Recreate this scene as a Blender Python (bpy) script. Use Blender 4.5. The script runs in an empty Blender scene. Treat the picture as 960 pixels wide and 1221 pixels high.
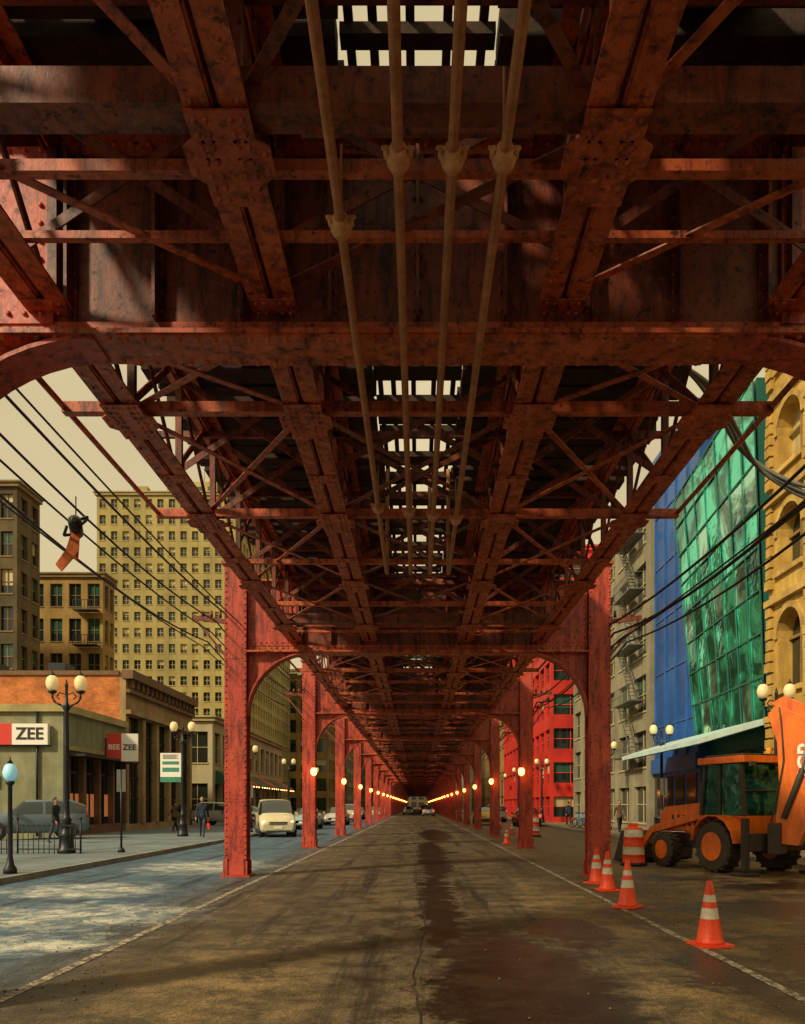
import bpy, math, random
from mathutils import Vector, Matrix
random.seed(7)
R=math.radians
sc=bpy.context.scene
# ------------------------------------------------------------------ camera
cam=bpy.data.cameras.new("camera"); co=bpy.data.objects.new("camera",cam); sc.collection.objects.link(co)
co.location=(0,0,1.6); co.rotation_euler=(R(90),0,0)
cam.lens=28.0; cam.sensor_width=36; cam.shift_y=350/1221; cam.shift_x=-18/1221
cam.clip_start=0.05; cam.clip_end=3000
sc.camera=co
sc.view_settings.view_transform='Standard'; sc.view_settings.look='None'; sc.view_settings.exposure=0
# ------------------------------------------------------------------ light
EL=36; AZ=48   # hazy sun behind-left of the camera
S=Vector((-math.sin(R(AZ))*math.cos(R(EL)),-math.cos(R(AZ))*math.cos(R(EL)),math.sin(R(EL))))
w=bpy.data.worlds.new("World"); sc.world=w; w.use_nodes=True
nt=w.node_tree; nt.nodes.clear()
out=nt.nodes.new('ShaderNodeOutputWorld'); bg=nt.nodes.new('ShaderNodeBackground')
sky=nt.nodes.new('ShaderNodeTexSky'); sky.sky_type='NISHITA'; sky.sun_disc=False
sky.sun_elevation=R(EL); sky.sun_rotation=math.atan2(S.x,S.y); sky.dust_density=6; sky.ozone_density=.6
tc=nt.nodes.new('ShaderNodeTexCoord'); cn=nt.nodes.new('ShaderNodeTexNoise'); cn.inputs['Scale'].default_value=3.5; cn.inputs['Detail'].default_value=5
nt.links.new(tc.outputs['Generated'],cn.inputs['Vector'])
cl=nt.nodes.new('ShaderNodeMixRGB'); cl.inputs[1].default_value=(5.6,4.4,2.2,1); cl.inputs[2].default_value=(9.8,8.0,4.6,1); nt.links.new(cn.outputs['Fac'],cl.inputs[0])
mx=nt.nodes.new('ShaderNodeMixRGB'); mx.inputs[0].default_value=0.88
nt.links.new(cl.outputs[0],mx.inputs[2])
nt.links.new(sky.outputs[0],mx.inputs[1]); nt.links.new(mx.outputs[0],bg.inputs[0])
bg.inputs[1].default_value=0.1; nt.links.new(bg.outputs[0],out.inputs[0])
sl=bpy.data.lights.new("sun",'SUN'); sl.energy=4.0; sl.angle=R(5); sl.color=(1,.82,.54)
so=bpy.data.objects.new("sun",sl); sc.collection.objects.link(so)
so.rotation_euler=S.to_track_quat('Z','Y').to_euler()

# ------------------------------------------------------------------ materials
def new(name):
    m=bpy.data.materials.new(name); m.use_nodes=True
    t=m.node_tree; b=t.nodes['Principled BSDF']; return m,t,b
def c4(c): return (c[0],c[1],c[2],1)
def N(t,k,**kw):
    n=t.nodes.new(k)
    for a,b in kw.items(): setattr(n,a,b)
    return n
def noise(t,vec,scale,detail=5,rough=.6,dist=0):
    n=N(t,'ShaderNodeTexNoise'); n.inputs['Scale'].default_value=scale; n.inputs['Detail'].default_value=min(detail,5)
    n.inputs['Roughness'].default_value=rough; n.inputs['Distortion'].default_value=dist
    t.links.new(vec,n.inputs['Vector']); return n.outputs['Fac']
def ramp(t,f,a,b,ca=(0,0,0),cb=(1,1,1)):
    r=N(t,'ShaderNodeValToRGB'); e=r.color_ramp.elements
    e[0].position=a; e[1].position=b; e[0].color=c4(ca); e[1].color=c4(cb)
    t.links.new(f,r.inputs[0]); return r.outputs[0]
def mix(t,f,a,b,mode='MIX'):
    m=N(t,'ShaderNodeMixRGB',blend_type=mode)
    for i,v in ((0,f),(1,a),(2,b)):
        if isinstance(v,(int,float)): m.inputs[i].default_value=v
        elif isinstance(v,tuple): m.inputs[i].default_value=c4(v)
        else: t.links.new(v,m.inputs[i])
    return m.outputs[0]
def scalev(t,vec,s,loc=(0,0,0)):
    m=N(t,'ShaderNodeMapping'); m.inputs['Scale'].default_value=s; m.inputs['Location'].default_value=loc; t.links.new(vec,m.inputs[0]); return m.outputs[0]
def bump(t,b,h,s,d=.01):
    n=N(t,'ShaderNodeBump'); n.inputs['Strength'].default_value=s; n.inputs['Distance'].default_value=d
    t.links.new(h,n.inputs['Height']); t.links.new(n.outputs[0],b.inputs['Normal'])
def pos(t): return N(t,'ShaderNodeNewGeometry').outputs['Position']
def M(name,c1,c2=None,scale=1.5,rough=.7,metal=0,bs=.3,grime=.35,fine=25,streak=True,spec=.5):
    m,t,b=new(name); p=pos(t)
    if c2 is None: c2=tuple(x*.65 for x in c1)
    col=mix(t,ramp(t,noise(t,p,scale,8,.65),.35,.65),c1,c2)
    if grime:
        v=scalev(t,p,(3,3,.5)) if streak else p
        g=ramp(t,noise(t,v,1.3*scale,8,.7),.4,.75)
        col=mix(t,mix(t,grime,(0,0,0),g),col,tuple(x*.25 for x in c1))
    if bs:
        fn=noise(t,p,fine,3,.7)
        col=mix(t,.35,col,ramp(t,fn,.2,.8),'OVERLAY')
        bump(t,b,fn,bs)
    t.links.new(col,b.inputs['Base Color']); b.inputs['Roughness'].default_value=rough; b.inputs['Metallic'].default_value=metal
    b.inputs['Specular IOR Level'].default_value=spec
    return m
def steel(name,base,bright,dark):
    m,t,b=new(name); p=pos(t)
    n1=noise(t,p,1.1,5,.75,.6); n2=noise(t,scalev(t,p,(4,4,.7)),1.6,5,.8); n3=noise(t,p,14,5,.75)
    col=mix(t,ramp(t,n1,.40,.60),base,bright)
    col=mix(t,ramp(t,n2,.46,.64),col,dark)
    col=mix(t,ramp(t,n3,.55,.66),col,tuple(x*.4 for x in dark))
    col=mix(t,ramp(t,n3,.30,.40,(.7,.7,.7),(0,0,0)),col,tuple(min(1,x*1.5) for x in bright))
    t.links.new(col,b.inputs['Base Color'])
    t.links.new(ramp(t,n3,.3,.7,(.32,)*3,(.62,)*3),b.inputs['Roughness'])
    bump(t,b,n3,.4,.006); return m
STEEL=steel("red_oxide_steel",(.44,.080,.028),(.62,.135,.042),(.12,.022,.010))
STEELC=steel("red_painted_column",(.46,.050,.030),(.52,.080,.040),(.14,.018,.012))
STEELD=steel("dark_steel",(.16,.036,.018),(.26,.060,.026),(.035,.010,.006))
TIE=M("creosoted_timber",(.06,.03,.018),(.022,.012,.008),6,.9,bs=.5)
RAIL=M("rail_steel",(.25,.16,.1),None,4,.4,.8)
PIPE=M("ochre_pipe",(.52,.22,.08),(.34,.13,.05),5,.45,0,.2)
CLAMP=M("pale_clamp",(.78,.38,.15),(.5,.22,.09),8,.5)
BLACK=M("black_iron",(.02,.025,.03),(.012,.015,.02),6,.45,.3,0,grime=0)
CABLE=M("black_cable",(.02,.02,.025),None,6,.55,grime=0,bs=0)
CABLEG=M("grey_cable",(.16,.17,.14),None,6,.55,grime=0,bs=0)
PAVE=M("pavement_concrete",(.18,.23,.25),(.10,.135,.15),.5,.9,bs=.4,streak=False)
PAVER=M("pavement_dusty",(.22,.16,.085),(.12,.085,.05),.5,.9,bs=.4,streak=False)
KERB=M("kerb_stone",(.30,.30,.25),(.17,.17,.15),1.5,.9,bs=.4)
def flat(name,c,rough=.5,metal=0,em=None,es=0,spec=.5,sample=False):
    m,t,b=new(name); b.inputs['Base Color'].default_value=c4(c); b.inputs['Roughness'].default_value=rough; b.inputs['Metallic'].default_value=metal
    b.inputs['Specular IOR Level'].default_value=spec
    if em:
        b.inputs['Emission Color'].default_value=c4(em); b.inputs['Emission Strength'].default_value=es
        if not sample: m.cycles.emission_sampling='NONE'
    return m
GL_D=flat("window_glass_dark",(.012,.022,.02),.08,0,spec=.8)
GL_G=flat("window_glass_green",(.03,.10,.07),.12,.2,spec=.8)
GL_B=M("window_blind",(.58,.50,.24),(.42,.35,.17),.7,.5,bs=0)
GL_L=flat("lit_window",(.3,.18,.05),.4,0,(1,.6,.18),1.2)
PATCHES=[((.95,6.6),(.80,3.3)),((.34,13.5),(.28,5.5)),((1.9,10.2),(.5,1.1)),((.45,26),(.45,9)),((2.9,7.6),(.4,.9)),((5.6,12.2),(1.4,1.1)),((7.5,15.5),(1.6,.8)),((4.3,8.0),(.7,.9)),((5.2,17.5),(1.2,.8)),((8,11),(1.5,1.2)),((.9,44),(.8,9))]
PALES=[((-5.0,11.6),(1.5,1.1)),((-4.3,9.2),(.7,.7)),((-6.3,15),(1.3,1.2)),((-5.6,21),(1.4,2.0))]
DUST=[((2.4,13),(.55,4)),((6.2,10.5),(1.5,1.2)),((6.5,20),(2.0,2.5)),((2.3,6.2),(.4,1.5)),((-1.9,7),(.9,2.0)),((5,28),(1.6,5))]
def mkroad():
    m,t,b=new("worn_asphalt"); p=pos(t)
    sx=N(t,'ShaderNodeSeparateXYZ'); t.links.new(p,sx.inputs[0])
    big=noise(t,p,.22,5,.65,.4); mid=noise(t,p,1.6,5,.8,.3); fine=noise(t,p,45,3,.8); st=noise(t,scalev(t,p,(2.2,.10,1)),1,5,.75)
    nn=N(t,'ShaderNodeTexNoise'); nn.inputs['Scale'].default_value=1.5; nn.inputs['Detail'].default_value=6; nn.inputs['Roughness'].default_value=.76; t.links.new(p,nn.inputs['Vector'])
    base=mix(t,ramp(t,mid,.38,.62),(.030,.024,.015),(.110,.080,.040))
    base=mix(t,ramp(t,big,.42,.60),base,mix(t,ramp(t,mid,.4,.6),(.062,.049,.028),(.17,.122,.058)))
    base=mix(t,ramp(t,st,.50,.64),base,(.018,.015,.011))
    mr=N(t,'ShaderNodeMapRange'); t.links.new(sx.outputs[0],mr.inputs[0]); mr.inputs[1].default_value=-3.1; mr.inputs[2].default_value=-4.6
    left_skycast=mix(t,ramp(t,mid,.38,.62),(.026,.064,.110),(.085,.165,.235))  # left lane: cool cast of sky light painted into the asphalt colour as blue
    left_skycast=mix(t,ramp(t,st,.5,.64),left_skycast,(.016,.032,.054))
    col=mix(t,mr.outputs[0],base,left_skycast)
    mr2=N(t,'ShaderNodeMapRange'); t.links.new(sx.outputs[0],mr2.inputs[0]); mr2.inputs[1].default_value=2.6; mr2.inputs[2].default_value=5.5
    rf=mix(t,ramp(t,mid,.42,.58),(.034,.026,.015),(.25,.165,.07))
    col=mix(t,mr2.outputs[0],col,rf)
    sub=N(t,'ShaderNodeVectorMath',operation='SUBTRACT'); t.links.new(nn.outputs['Color'],sub.inputs[0]); sub.inputs[1].default_value=(.5,.5,.5)
    sc_=N(t,'ShaderNodeVectorMath',operation='MULTIPLY'); t.links.new(sub.outputs[0],sc_.inputs[0]); sc_.inputs[1].default_value=(1.6,3.2,0)
    ad=N(t,'ShaderNodeVectorMath',operation='ADD'); t.links.new(p,ad.inputs[0]); t.links.new(sc_.outputs[0],ad.inputs[1])
    def mask(lst,soft):
        cur=None
        for (cx,cy),(rx,ry) in lst:
            v=scalev(t,ad.outputs[0],(1/rx,1/ry,0),(-cx/rx,-cy/ry,0))
            ln=N(t,'ShaderNodeVectorMath',operation='LENGTH'); t.links.new(v,ln.inputs[0])
            if cur is None: cur=ln.outputs['Value']
            else:
                mn=N(t,'ShaderNodeMath',operation='MINIMUM'); t.links.new(cur,mn.inputs[0]); t.links.new(ln.outputs['Value'],mn.inputs[1]); cur=mn.outputs[0]
        mrn=N(t,'ShaderNodeMapRange'); t.links.new(cur,mrn.inputs[0]); mrn.inputs[1].default_value=1+soft; mrn.inputs[2].default_value=1-soft
        return mrn.outputs[0]
    col=mix(t,mask(DUST,.5),col,mix(t,ramp(t,mid,.4,.62),(.075,.058,.028),(.26,.18,.075)))
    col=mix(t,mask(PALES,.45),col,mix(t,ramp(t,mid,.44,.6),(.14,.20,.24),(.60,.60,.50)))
    tm=mask(PATCHES,.10)
    col=mix(t,tm,col,mix(t,ramp(t,mid,.42,.6),(.008,.007,.006),(.034,.026,.015)))
    vo=N(t,'ShaderNodeTexVoronoi',feature='DISTANCE_TO_EDGE'); vo.inputs['Scale'].default_value=.75
    dv=N(t,'ShaderNodeMixRGB',blend_type='ADD'); dv.inputs[0].default_value=1; t.links.new(p,dv.inputs[1]); t.links.new(nn.outputs['Color'],dv.inputs[2])
    t.links.new(dv.outputs[0],vo.inputs['Vector'])
    cr=ramp(t,vo.outputs['Distance'],.0,.018,(1,1,1),(0,0,0))
    crm=mix(t,1.0,cr,ramp(t,big,.42,.55),'MULTIPLY')
    col=mix(t,crm,col,(.012,.010,.008))
    col=mix(t,.95,col,ramp(t,fine,.25,.75),'OVERLAY')
    t.links.new(col,b.inputs['Base Color'])
    rg=ramp(t,mid,.35,.65,(.42,)*3,(.92,)*3); rg=mix(t,tm,rg,(.33,.33,.33)); t.links.new(rg,b.inputs['Roughness'])
    hh=mix(t,.5,fine,mid); bump(t,b,hh,.8,.02); return m
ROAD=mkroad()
def mkpatch(name,ca,cb,thr=.47):
    m,t,b=new(name); p=pos(t)
    mid=noise(t,p,1.1,5,.7,.5); f=noise(t,p,50,3,.8)
    col=mix(t,ramp(t,mid,.4,.6),ca,cb); col=mix(t,.6,col,ramp(t,f,.25,.75),'OVERLAY')
    t.links.new(col,b.inputs['Base Color']); b.inputs['Roughness'].default_value=.6; bump(t,b,f,.5,.01); return m
TAR=mkpatch("tar_seam",(.012,.011,.010),(.05,.04,.028))
def mkpaint():
    m,t,b=new("worn_white_paint"); p=pos(t)
    n=noise(t,p,7,5,.85)
    col=mix(t,ramp(t,n,.42,.54),(.50,.45,.33),(.10,.08,.05))
    t.links.new(col,b.inputs['Base Color']); b.inputs['Roughness'].default_value=.8; return m
PAINT=mkpaint()
def mkbrick(name,c1,c2,mort):
    m,t,b=new(name); p=pos(t); s=N(t,'ShaderNodeSeparateXYZ'); t.links.new(p,s.inputs[0])
    a=N(t,'ShaderNodeMath',operation='ADD'); t.links.new(s.outputs[0],a.inputs[0]); t.links.new(s.outputs[1],a.inputs[1])
    c=N(t,'ShaderNodeCombineXYZ'); t.links.new(a.outputs[0],c.inputs[0]); t.links.new(s.outputs[2],c.inputs[1])
    br=N(t,'ShaderNodeTexBrick'); br.inputs['Scale'].default_value=1; br.inputs['Brick Width'].default_value=.23; br.inputs['Row Height'].default_value=.08
    br.inputs['Mortar Size'].default_value=.008; br.inputs['Color1'].default_value=c4(c1); br.inputs['Color2'].default_value=c4(c2); br.inputs['Mortar'].default_value=c4(mort)
    t.links.new(c.outputs[0],br.inputs['Vector'])
    col=mix(t,ramp(t,noise(t,p,.8,5,.75),.42,.66),br.outputs[0],tuple(x*.35 for x in c1))
    t.links.new(col,b.inputs['Base Color']); b.inputs['Roughness'].default_value=.9; return m
BRICK=mkbrick("orange_brick",(.70,.22,.05),(.5,.14,.03),(.4,.2,.09))
# ------------------------------------------------------------------ mesh builder
class MB:
    def __init__(s): s.v=[];s.f=[];s.m=[];s.s=[];s.M=Matrix.Identity(4)
    def av(s,p): s.v.append(tuple(s.M@Vector(p))); return len(s.v)-1
    def face(s,idx,m=0,sm=False): s.f.append(idx); s.m.append(m); s.s.append(sm)
    def quad(s,pts,m=0): s.face([s.av(p) for p in pts],m)
    def hexa(s,P,m=0):
        i=[s.av(p) for p in P]
        for f in ((0,3,2,1),(4,5,6,7),(0,1,5,4),(1,2,6,5),(2,3,7,6),(3,0,4,7)): s.face([i[k] for k in f],m)
    def box(s,x0,x1,y0,y1,z0,z1,m=0):
        s.hexa([(x0,y0,z0),(x1,y0,z0),(x1,y1,z0),(x0,y1,z0),(x0,y0,z1),(x1,y0,z1),(x1,y1,z1),(x0,y1,z1)],m)
    def beam(s,p0,p1,w,h,m=0,up=(0,0,1)):
        p0=Vector(p0);p1=Vector(p1);d=(p1-p0).normalized(); u=Vector(up)
        if abs(d.dot(u))>.99: u=Vector((0,1,0))
        r=d.cross(u).normalized(); u=r.cross(d).normalized(); r*=w/2; u*=h/2
        s.hexa([p0-r-u,p0+r-u,p1+r-u,p1-r-u,p0-r+u,p0+r+u,p1+r+u,p1-r+u],m)
    def cyl(s,p0,p1,r0,r1=None,seg=12,m=0,caps=True):
        if r1 is None: r1=r0
        p0=Vector(p0);p1=Vector(p1);d=(p1-p0).normalized(); a=Vector((0,0,1)) if abs(d.z)<.9 else Vector((1,0,0))
        u=d.cross(a).normalized(); v=d.cross(u)
        A=[];B=[]
        for k in range(seg):
            t=2*math.pi*k/seg; o=u*math.cos(t)+v*math.sin(t)
            A.append(s.av(p0+o*r0)); B.append(s.av(p1+o*r1))
        for k in range(seg):
            j=(k+1)%seg; s.face([A[k],A[j],B[j],B[k]],m,True)
        if caps: s.face(A[::-1],m); s.face(B,m)
    def tube(s,pts,r,seg=8,m=0):
        for a,b in zip(pts[:-1],pts[1:]): s.cyl(a,b,r,r,seg,m)
    def lathe(s,c,prof,seg=16,m=0,ms=None):
        rings=[]
        for r,z in prof:
            rings.append([s.av((c[0]+r*math.cos(2*math.pi*k/seg),c[1]+r*math.sin(2*math.pi*k/seg),c[2]+z)) for k in range(seg)])
        for i in range(len(prof)-1):
            for k in range(seg):
                j=(k+1)%seg; s.face([rings[i][k],rings[i][j],rings[i+1][j],rings[i+1][k]],ms[i] if ms else m,True)
        s.face(rings[0][::-1],m); s.face(rings[-1],ms[-1] if ms else m)
    def ball(s,c,r,m=0,seg=12,rg=8,sc_=(1,1,1)):
        rings=[]
        for i in range(1,rg):
            a=math.pi*i/rg; rings.append([s.av((c[0]+r*sc_[0]*math.sin(a)*math.cos(2*math.pi*k/seg),c[1]+r*sc_[1]*math.sin(a)*math.sin(2*math.pi*k/seg),c[2]-r*sc_[2]*math.cos(a))) for k in range(seg)])
        b=s.av((c[0],c[1],c[2]-r*sc_[2])); t=s.av((c[0],c[1],c[2]+r*sc_[2]))
        for k in range(seg):
            j=(k+1)%seg; s.face([b,rings[0][j],rings[0][k]],m,True); s.face([t,rings[-1][k],rings[-1][j]],m,True)
            for i in range(rg-2): s.face([rings[i][k],rings[i][j],rings[i+1][j],rings[i+1][k]],m,True)
    def rivet(s,p,n,r=.018,m=0):
        r=r*1.25
        p=Vector(p);n=Vector(n); a=Vector((0,0,1)) if abs(n.z)<.9 else Vector((1,0,0)); u=n.cross(a).normalized(); v=n.cross(u)
        A=[s.av(p+(u*math.cos(k*1.0472)+v*math.sin(k*1.0472))*r) for k in range(6)]
        B=[s.av(p+n*r*.8+(u*math.cos(k*1.0472)+v*math.sin(k*1.0472))*r*.62) for k in range(6)]
        for k in range(6): s.face([A[k],A[(k+1)%6],B[(k+1)%6],B[k]],m,True)
        s.face(B,m,True)
    def prism(s,pts,off,m=0):
        off=Vector(off); A=[s.av(p) for p in pts]; B=[s.av(Vector(p)+off) for p in pts]; n=len(pts)
        s.face(A[::-1],m); s.face(B,m)
        for k in range(n): s.face([A[k],A[(k+1)%n],B[(k+1)%n],B[k]],m)
    def mesh(s,name,mats):
        me=bpy.data.meshes.new(name); me.from_pydata(s.v,[],s.f)
        for m in mats: me.materials.append(m)
        me.polygons.foreach_set('material_index',s.m); me.polygons.foreach_set('use_smooth',s.s); me.update()
        import bmesh
        bm=bmesh.new(); bm.from_mesh(me); bmesh.ops.recalc_face_normals(bm,faces=bm.faces); bm.to_mesh(me); bm.free()
        return me
    def obj(s,name,mats,parent=None,me=None,bevel=0):
        o=bpy.data.objects.new(name,me or s.mesh(name,mats)); sc.collection.objects.link(o)
        if parent: o.parent=parent
        if bevel:
            b=o.modifiers.new('b','BEVEL'); b.width=bevel; b.segments=2; b.limit_method='ANGLE'
        return o
def empty(name,loc=(0,0,0),rz=0,scale=1):
    e=bpy.data.objects.new(name,None); sc.collection.objects.link(e); e.location=loc; e.rotation_euler=(0,0,rz); e.scale=(scale,)*3; e.empty_display_size=.3; return e
def inst(me,name,parent,loc=(0,0,0),rz=0):
    o=bpy.data.objects.new(name,me); sc.collection.objects.link(o); o.parent=parent; o.location=loc; o.rotation_euler=(0,0,rz); return o
# ================================================================== ELEVATED RAILWAY
L=empty("elevated_railway")
CX=4.07; SPAN=12.0
def bent(detail):
    b=MB(); rv=detail
    for sx in (-1,1):
        x=sx*CX
        b.box(x-.19,x+.19,-.19,.19,.02,6.95,2)
        for yy in (-.215,.192): b.box(x-.245,x+.245,yy,yy+.023,.05,7.0,2)
        b.box(x-.33,x+.33,-.32,.32,0,.045,2)
        for ang in (-.21,.17): b.box(x+ang,x+ang+.04,-.26,-.216,.046,.42,2)
        b.box(x-.27,x+.27,-.24,-.216,.05,.36,2); b.box(x-.27,x+.27,.217,.24,.05,.36,2)
        b.box(x-.30,x+.30,-.28,.28,6.99,7.05,0)
        if rv:
            z=.5
            while z<6.9:
                for dx in (-.21,.21): b.rivet((x+dx,-.215,z),(0,-1,0),.02,2)
                z+=.14
            for z in (1.9,3.6,5.1): b.box(x-.235,x+.235,-.223,-.2155,z-.22,z+.22,2)
        xo=x+sx*.24
        b.beam((xo,0,5.75),(xo+sx*.75,0,5.85),.07,.1,1); b.beam((xo,0,4.95),(xo+sx*.7,0,5.8),.05,.05,1)
        for q in (.15,.35,.55): b.cyl((xo+sx*q,0,5.85),(xo+sx*q,0,6.0),.04,.03,8,1)
        rx,rz=1.45,1.42; cx=sx*(CX-.245-rx); cz=5.04-rz
        n=14; arc=[(cx+sx*rx*math.cos(t),cz+rz*math.sin(t)) for t in [math.pi/2*k/n for k in range(n+1)]]
        corner=(sx*(CX-.245),5.04)
        for k in range(n):
            a,c=arc[k],arc[k+1]
            b.prism([(a[0],-.012,a[1]),(c[0],-.012,c[1]),(corner[0],-.012,corner[1])],(0,.024,0),2)
            b.beam((a[0],0,a[1]),(c[0],0,c[1]),.34,.03,2,up=(0,0,1) if k>n/2 else (1,0,0))
            def sh(p,f): return (p[0]+(corner[0]-p[0])*f,p[1]+(corner[1]-p[1])*f)
            if k<n-1: 
                for sy in (-1,1): 
                    a2,c2=sh(a,.12),sh(c,.12)
                    b.prism([(a[0],sy*.03-.012,a[1]),(c[0],sy*.03-.012,c[1]),(c2[0],sy*.03-.012,c2[1]),(a2[0],sy*.03-.012,a2[1])],(0,.024,0),2)
            if rv:
                p=sh(a,.07); b.rivet((p[0],-.045,p[1]),(0,-1,0),.018,2)
        b.box(min(sx*(CX-.25),sx*(CX-1.35)),max(sx*(CX-.25),sx*(CX-1.35)),-.055,.055,5.2,6.55,2)
        if rv:
            for i in range(9):
                for j in range(10):
                    if i in(0,8) or j in (0,9): b.rivet((sx*(CX-.3-.12*i),-.055,5.27+.135*j),(0,-1,0),.018,2)
    X=CX-.245
    b.box(-X,X,-.015,.015,5.08,6.62,1)
    for z0,z1 in ((5.04,5.075),(6.62,6.66)): b.box(-X,X,-.21,.21,z0,z1,0)
    for sy in (-1,1):
        ya,yb=(-.04,-.016) if sy<0 else (.016,.04)
        b.box(-X+.01,X-.01,ya,yb,5.075,5.22,0); b.box(-X+.01,X-.01,ya,yb,6.48,6.62,0)
        x=-2.6
        while x<2.7:
            b.box(x-.045,x+.045,ya,yb,5.22,6.48,1); b.box(x-.012,x+.012,.04 if sy>0 else -.13,.13 if sy>0 else -.04,5.22,6.48,1)
            if rv and sy<0:
                z=5.3
                while z<6.45: b.rivet((x+.03,-.04,z),(0,-1,0),.016,1); b.rivet((x-.03,-.04,z),(0,-1,0),.016,1); z+=.14
            x+=.65
    b.box(-2.2,2.2,-.19,.19,5.02,5.04,0)
    if rv:
        x=-3.7
        while x<3.75:
            b.rivet((x,-.04,5.16),(0,-1,0),.02,0); b.rivet((x,-.04,6.55),(0,-1,0),.02,0)
            zb=5.02 if abs(x)<2.2 else 5.04
            for yy in (-.15,.15): b.rivet((x,yy,zb),(0,0,-1),.02,0)
            x+=.13
    return b.mesh("bent_detailed" if rv else "bent",[STEEL,STEELD,STEELC])
bd,bs_=bent(True),bent(False)
NB=26
for k in range(-2,NB):
    inst(bd if 0<=k<4 else bs_,"bent_%02d"%(k+2),L,(0,6+SPAN*k,0))
def gusset(b,x,gy,z,rvt):
    pts=[(-.175,-.34),(.175,-.34),(.175,-.16),(.245,-.10),(.245,.10),(.175,.16),(.175,.34),(-.175,.34),(-.175,.16),(-.245,.10),(-.245,-.10),(-.175,-.16)]
    b.prism([(x+a,gy+c,z) for a,c in pts],(0,0,.012),0)
    if rvt:
        for dx in (-.13,-.07,.07,.13):
            for dy in (-.28,-.19,-.1,0,.1,.19,.28): b.rivet((x+dx,gy+dy,z),(0,0,-1),.015,0)
        for dx in (-.21,.21):
            for dy in (-.06,.06): b.rivet((x+dx,gy+dy,z),(0,0,-1),.016,0)
def bay(detail):
    b=MB(); y0,y1=.04,11.96; np_=8; pl=(y1-y0)/np_; zb,zt=5.30,6.60
    for x in (-2.75,-1.07,1.07,2.75):
        for sx in (-1,1):
            b.box(x+sx*.1-.07,x+sx*.1+.07,y0,y1,zb,zb+.02,0)
            b.box(x+sx*.022-.008,x+sx*.022+.008,y0,y1,zb+.02,zb+.15,0)
            b.box(x+sx*.1-.06,x+sx*.1+.06,y0,y1,zt-.02,zt,0); b.box(x+sx*.022-.008,x+sx*.022+.008,y0,y1,zt-.14,zt-.02,0)
            if detail:
                y=y0+.3
                while y<y1-.1: b.rivet((x+sx*.125,y,zb),(0,0,-1),.012,0); y+=.24
        for k in range(np_+1):
            y=y0+pl*k; y=min(max(y,y0+.05),y1-.05)
            b.beam((x+.05,y,zb+.04),(x+.05,y,zt-.03),.07,.07,1)
            b.box(x-.16,x+.16,y-.1,y+.1,zb-.012,zb-.001,0)
            if k<np_:
                ya=y0+pl*k+.05; yb_=y0+pl*(k+1)-.05
                b.beam((x-.035,ya,zb+.08),(x-.035,yb_,zt-.06),.02,.075,1); b.beam((x+.02,yb_,zb+.08),(x+.02,ya,zt-.06),.02,.075,1)
            if detail:
                for dx in (-.12,-.06,.06,.12):
                    for dy in (-.06,.06): b.rivet((x+dx,y+dy,zb-.012),(0,0,-1),.014,0)
        for gy in (1.65,4.4,7.4,10.55): gusset(b,x,gy,zb-.026,detail)
    zs=zb+.06
    for y,wd,ext in ((.7,.06,2.75),(1.65,.1,3.4),(4.4,.1,3.4),(6.4,.07,2.75),(9.0,.08,2.75),(10.75,.07,2.75),(11.3,.05,2.75)):
        b.box(-ext,ext,y-wd/2,y+wd/2,zs,zs+.012,0); b.box(-ext,ext,y-wd/2,y-wd/2+.012,zs+.012,zs+wd,0)
        b.box(-ext+.02,ext-.02,y-.03,y+.03,zt-.2,zt-.12,1)
    b.box(-2.75,2.75,10.22,10.42,zs-.035,zs-.01,1); b.box(-2.75,2.75,10.22,10.24,zs-.01,zs+.16,1); b.box(-2.75,2.75,10.40,10.42,zs-.01,zs+.16,1)
    D=[(-2.75,.3,-1.07,1.65),(-1.07,.3,-2.75,1.65),(-2.75,1.65,-1.07,4.4),(-1.07,1.65,-2.75,4.4),(-2.75,4.4,-1.07,7.4),(-1.07,4.4,-2.75,7.4),(-2.75,7.4,-1.07,10.5),(-1.07,7.4,-2.75,10.5),(-2.75,10.5,-1.07,11.9)]
    for i,(xa,ya,xb,yb) in enumerate(D):
        for s_ in (1,-1): b.beam((xa*s_,ya,zs+.022+.014*(i%2)),(xb*s_,yb,zs+.022+.014*(i%2)),.065,.012,0)
    for i,(ya,yb) in enumerate(((1.65,4.4),(4.4,7.4),(7.4,10.5))):
        b.beam((-1.07,ya,zs+.05),(1.07,yb,zs+.05),.07,.012,1); b.beam((1.07,ya,zs+.066),(-1.07,yb,zs+.066),.07,.012,1)
    b.beam((-1.07,11.9,zs+.05),(1.07,10.5,zs+.05),.08,.012,1)
    for y in (.75,3.0,4.46,6.45,9.05,11.4):
        for xa,xb in ((-2.75,-1.07),(-1.07,1.07),(1.07,2.75)):
            b.beam((xa+.06,y+.02,zb+.1),(xb-.06,y+.02,zt-.15),.015,.07,1); b.beam((xb-.06,y+.045,zb+.1),(xa+.06,y+.045,zt-.15),.015,.07,1)
    for sx in (-1,1): b.cyl((sx*3.38,0,zs+.05),(sx*3.38,4.45,zs+.05),.028,.028,8,0)
    me=b.mesh("girder_bay_d" if detail else "girder_bay",[STEEL,STEELD])
    d=MB()
    y=0; k=0
    while y<11.99:
        for s_ in (-1,1):
            xa,xb=sorted((s_*(.53+random.uniform(-.03,.03)),s_*(3.2+random.uniform(-.06,.06))))
            d.box(xa,xb,y+.04,y+random.choice((.26,.3,.33,.36,.38)),6.665,6.88,0)
        if k%2==0: d.box(-.52,.52,y+.08,y+random.choice((.2,.27,.4)),6.72,6.80,0)
        if k%5==1: d.box(-.52,.52,y+.02,y+.3,6.72,6.81,0)
        y+=.4;k+=1
    for x in (-.46,-.3,-.05,.2,.44): d.box(x-.03,x+.03,0,12,6.81,6.86,0)
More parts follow.
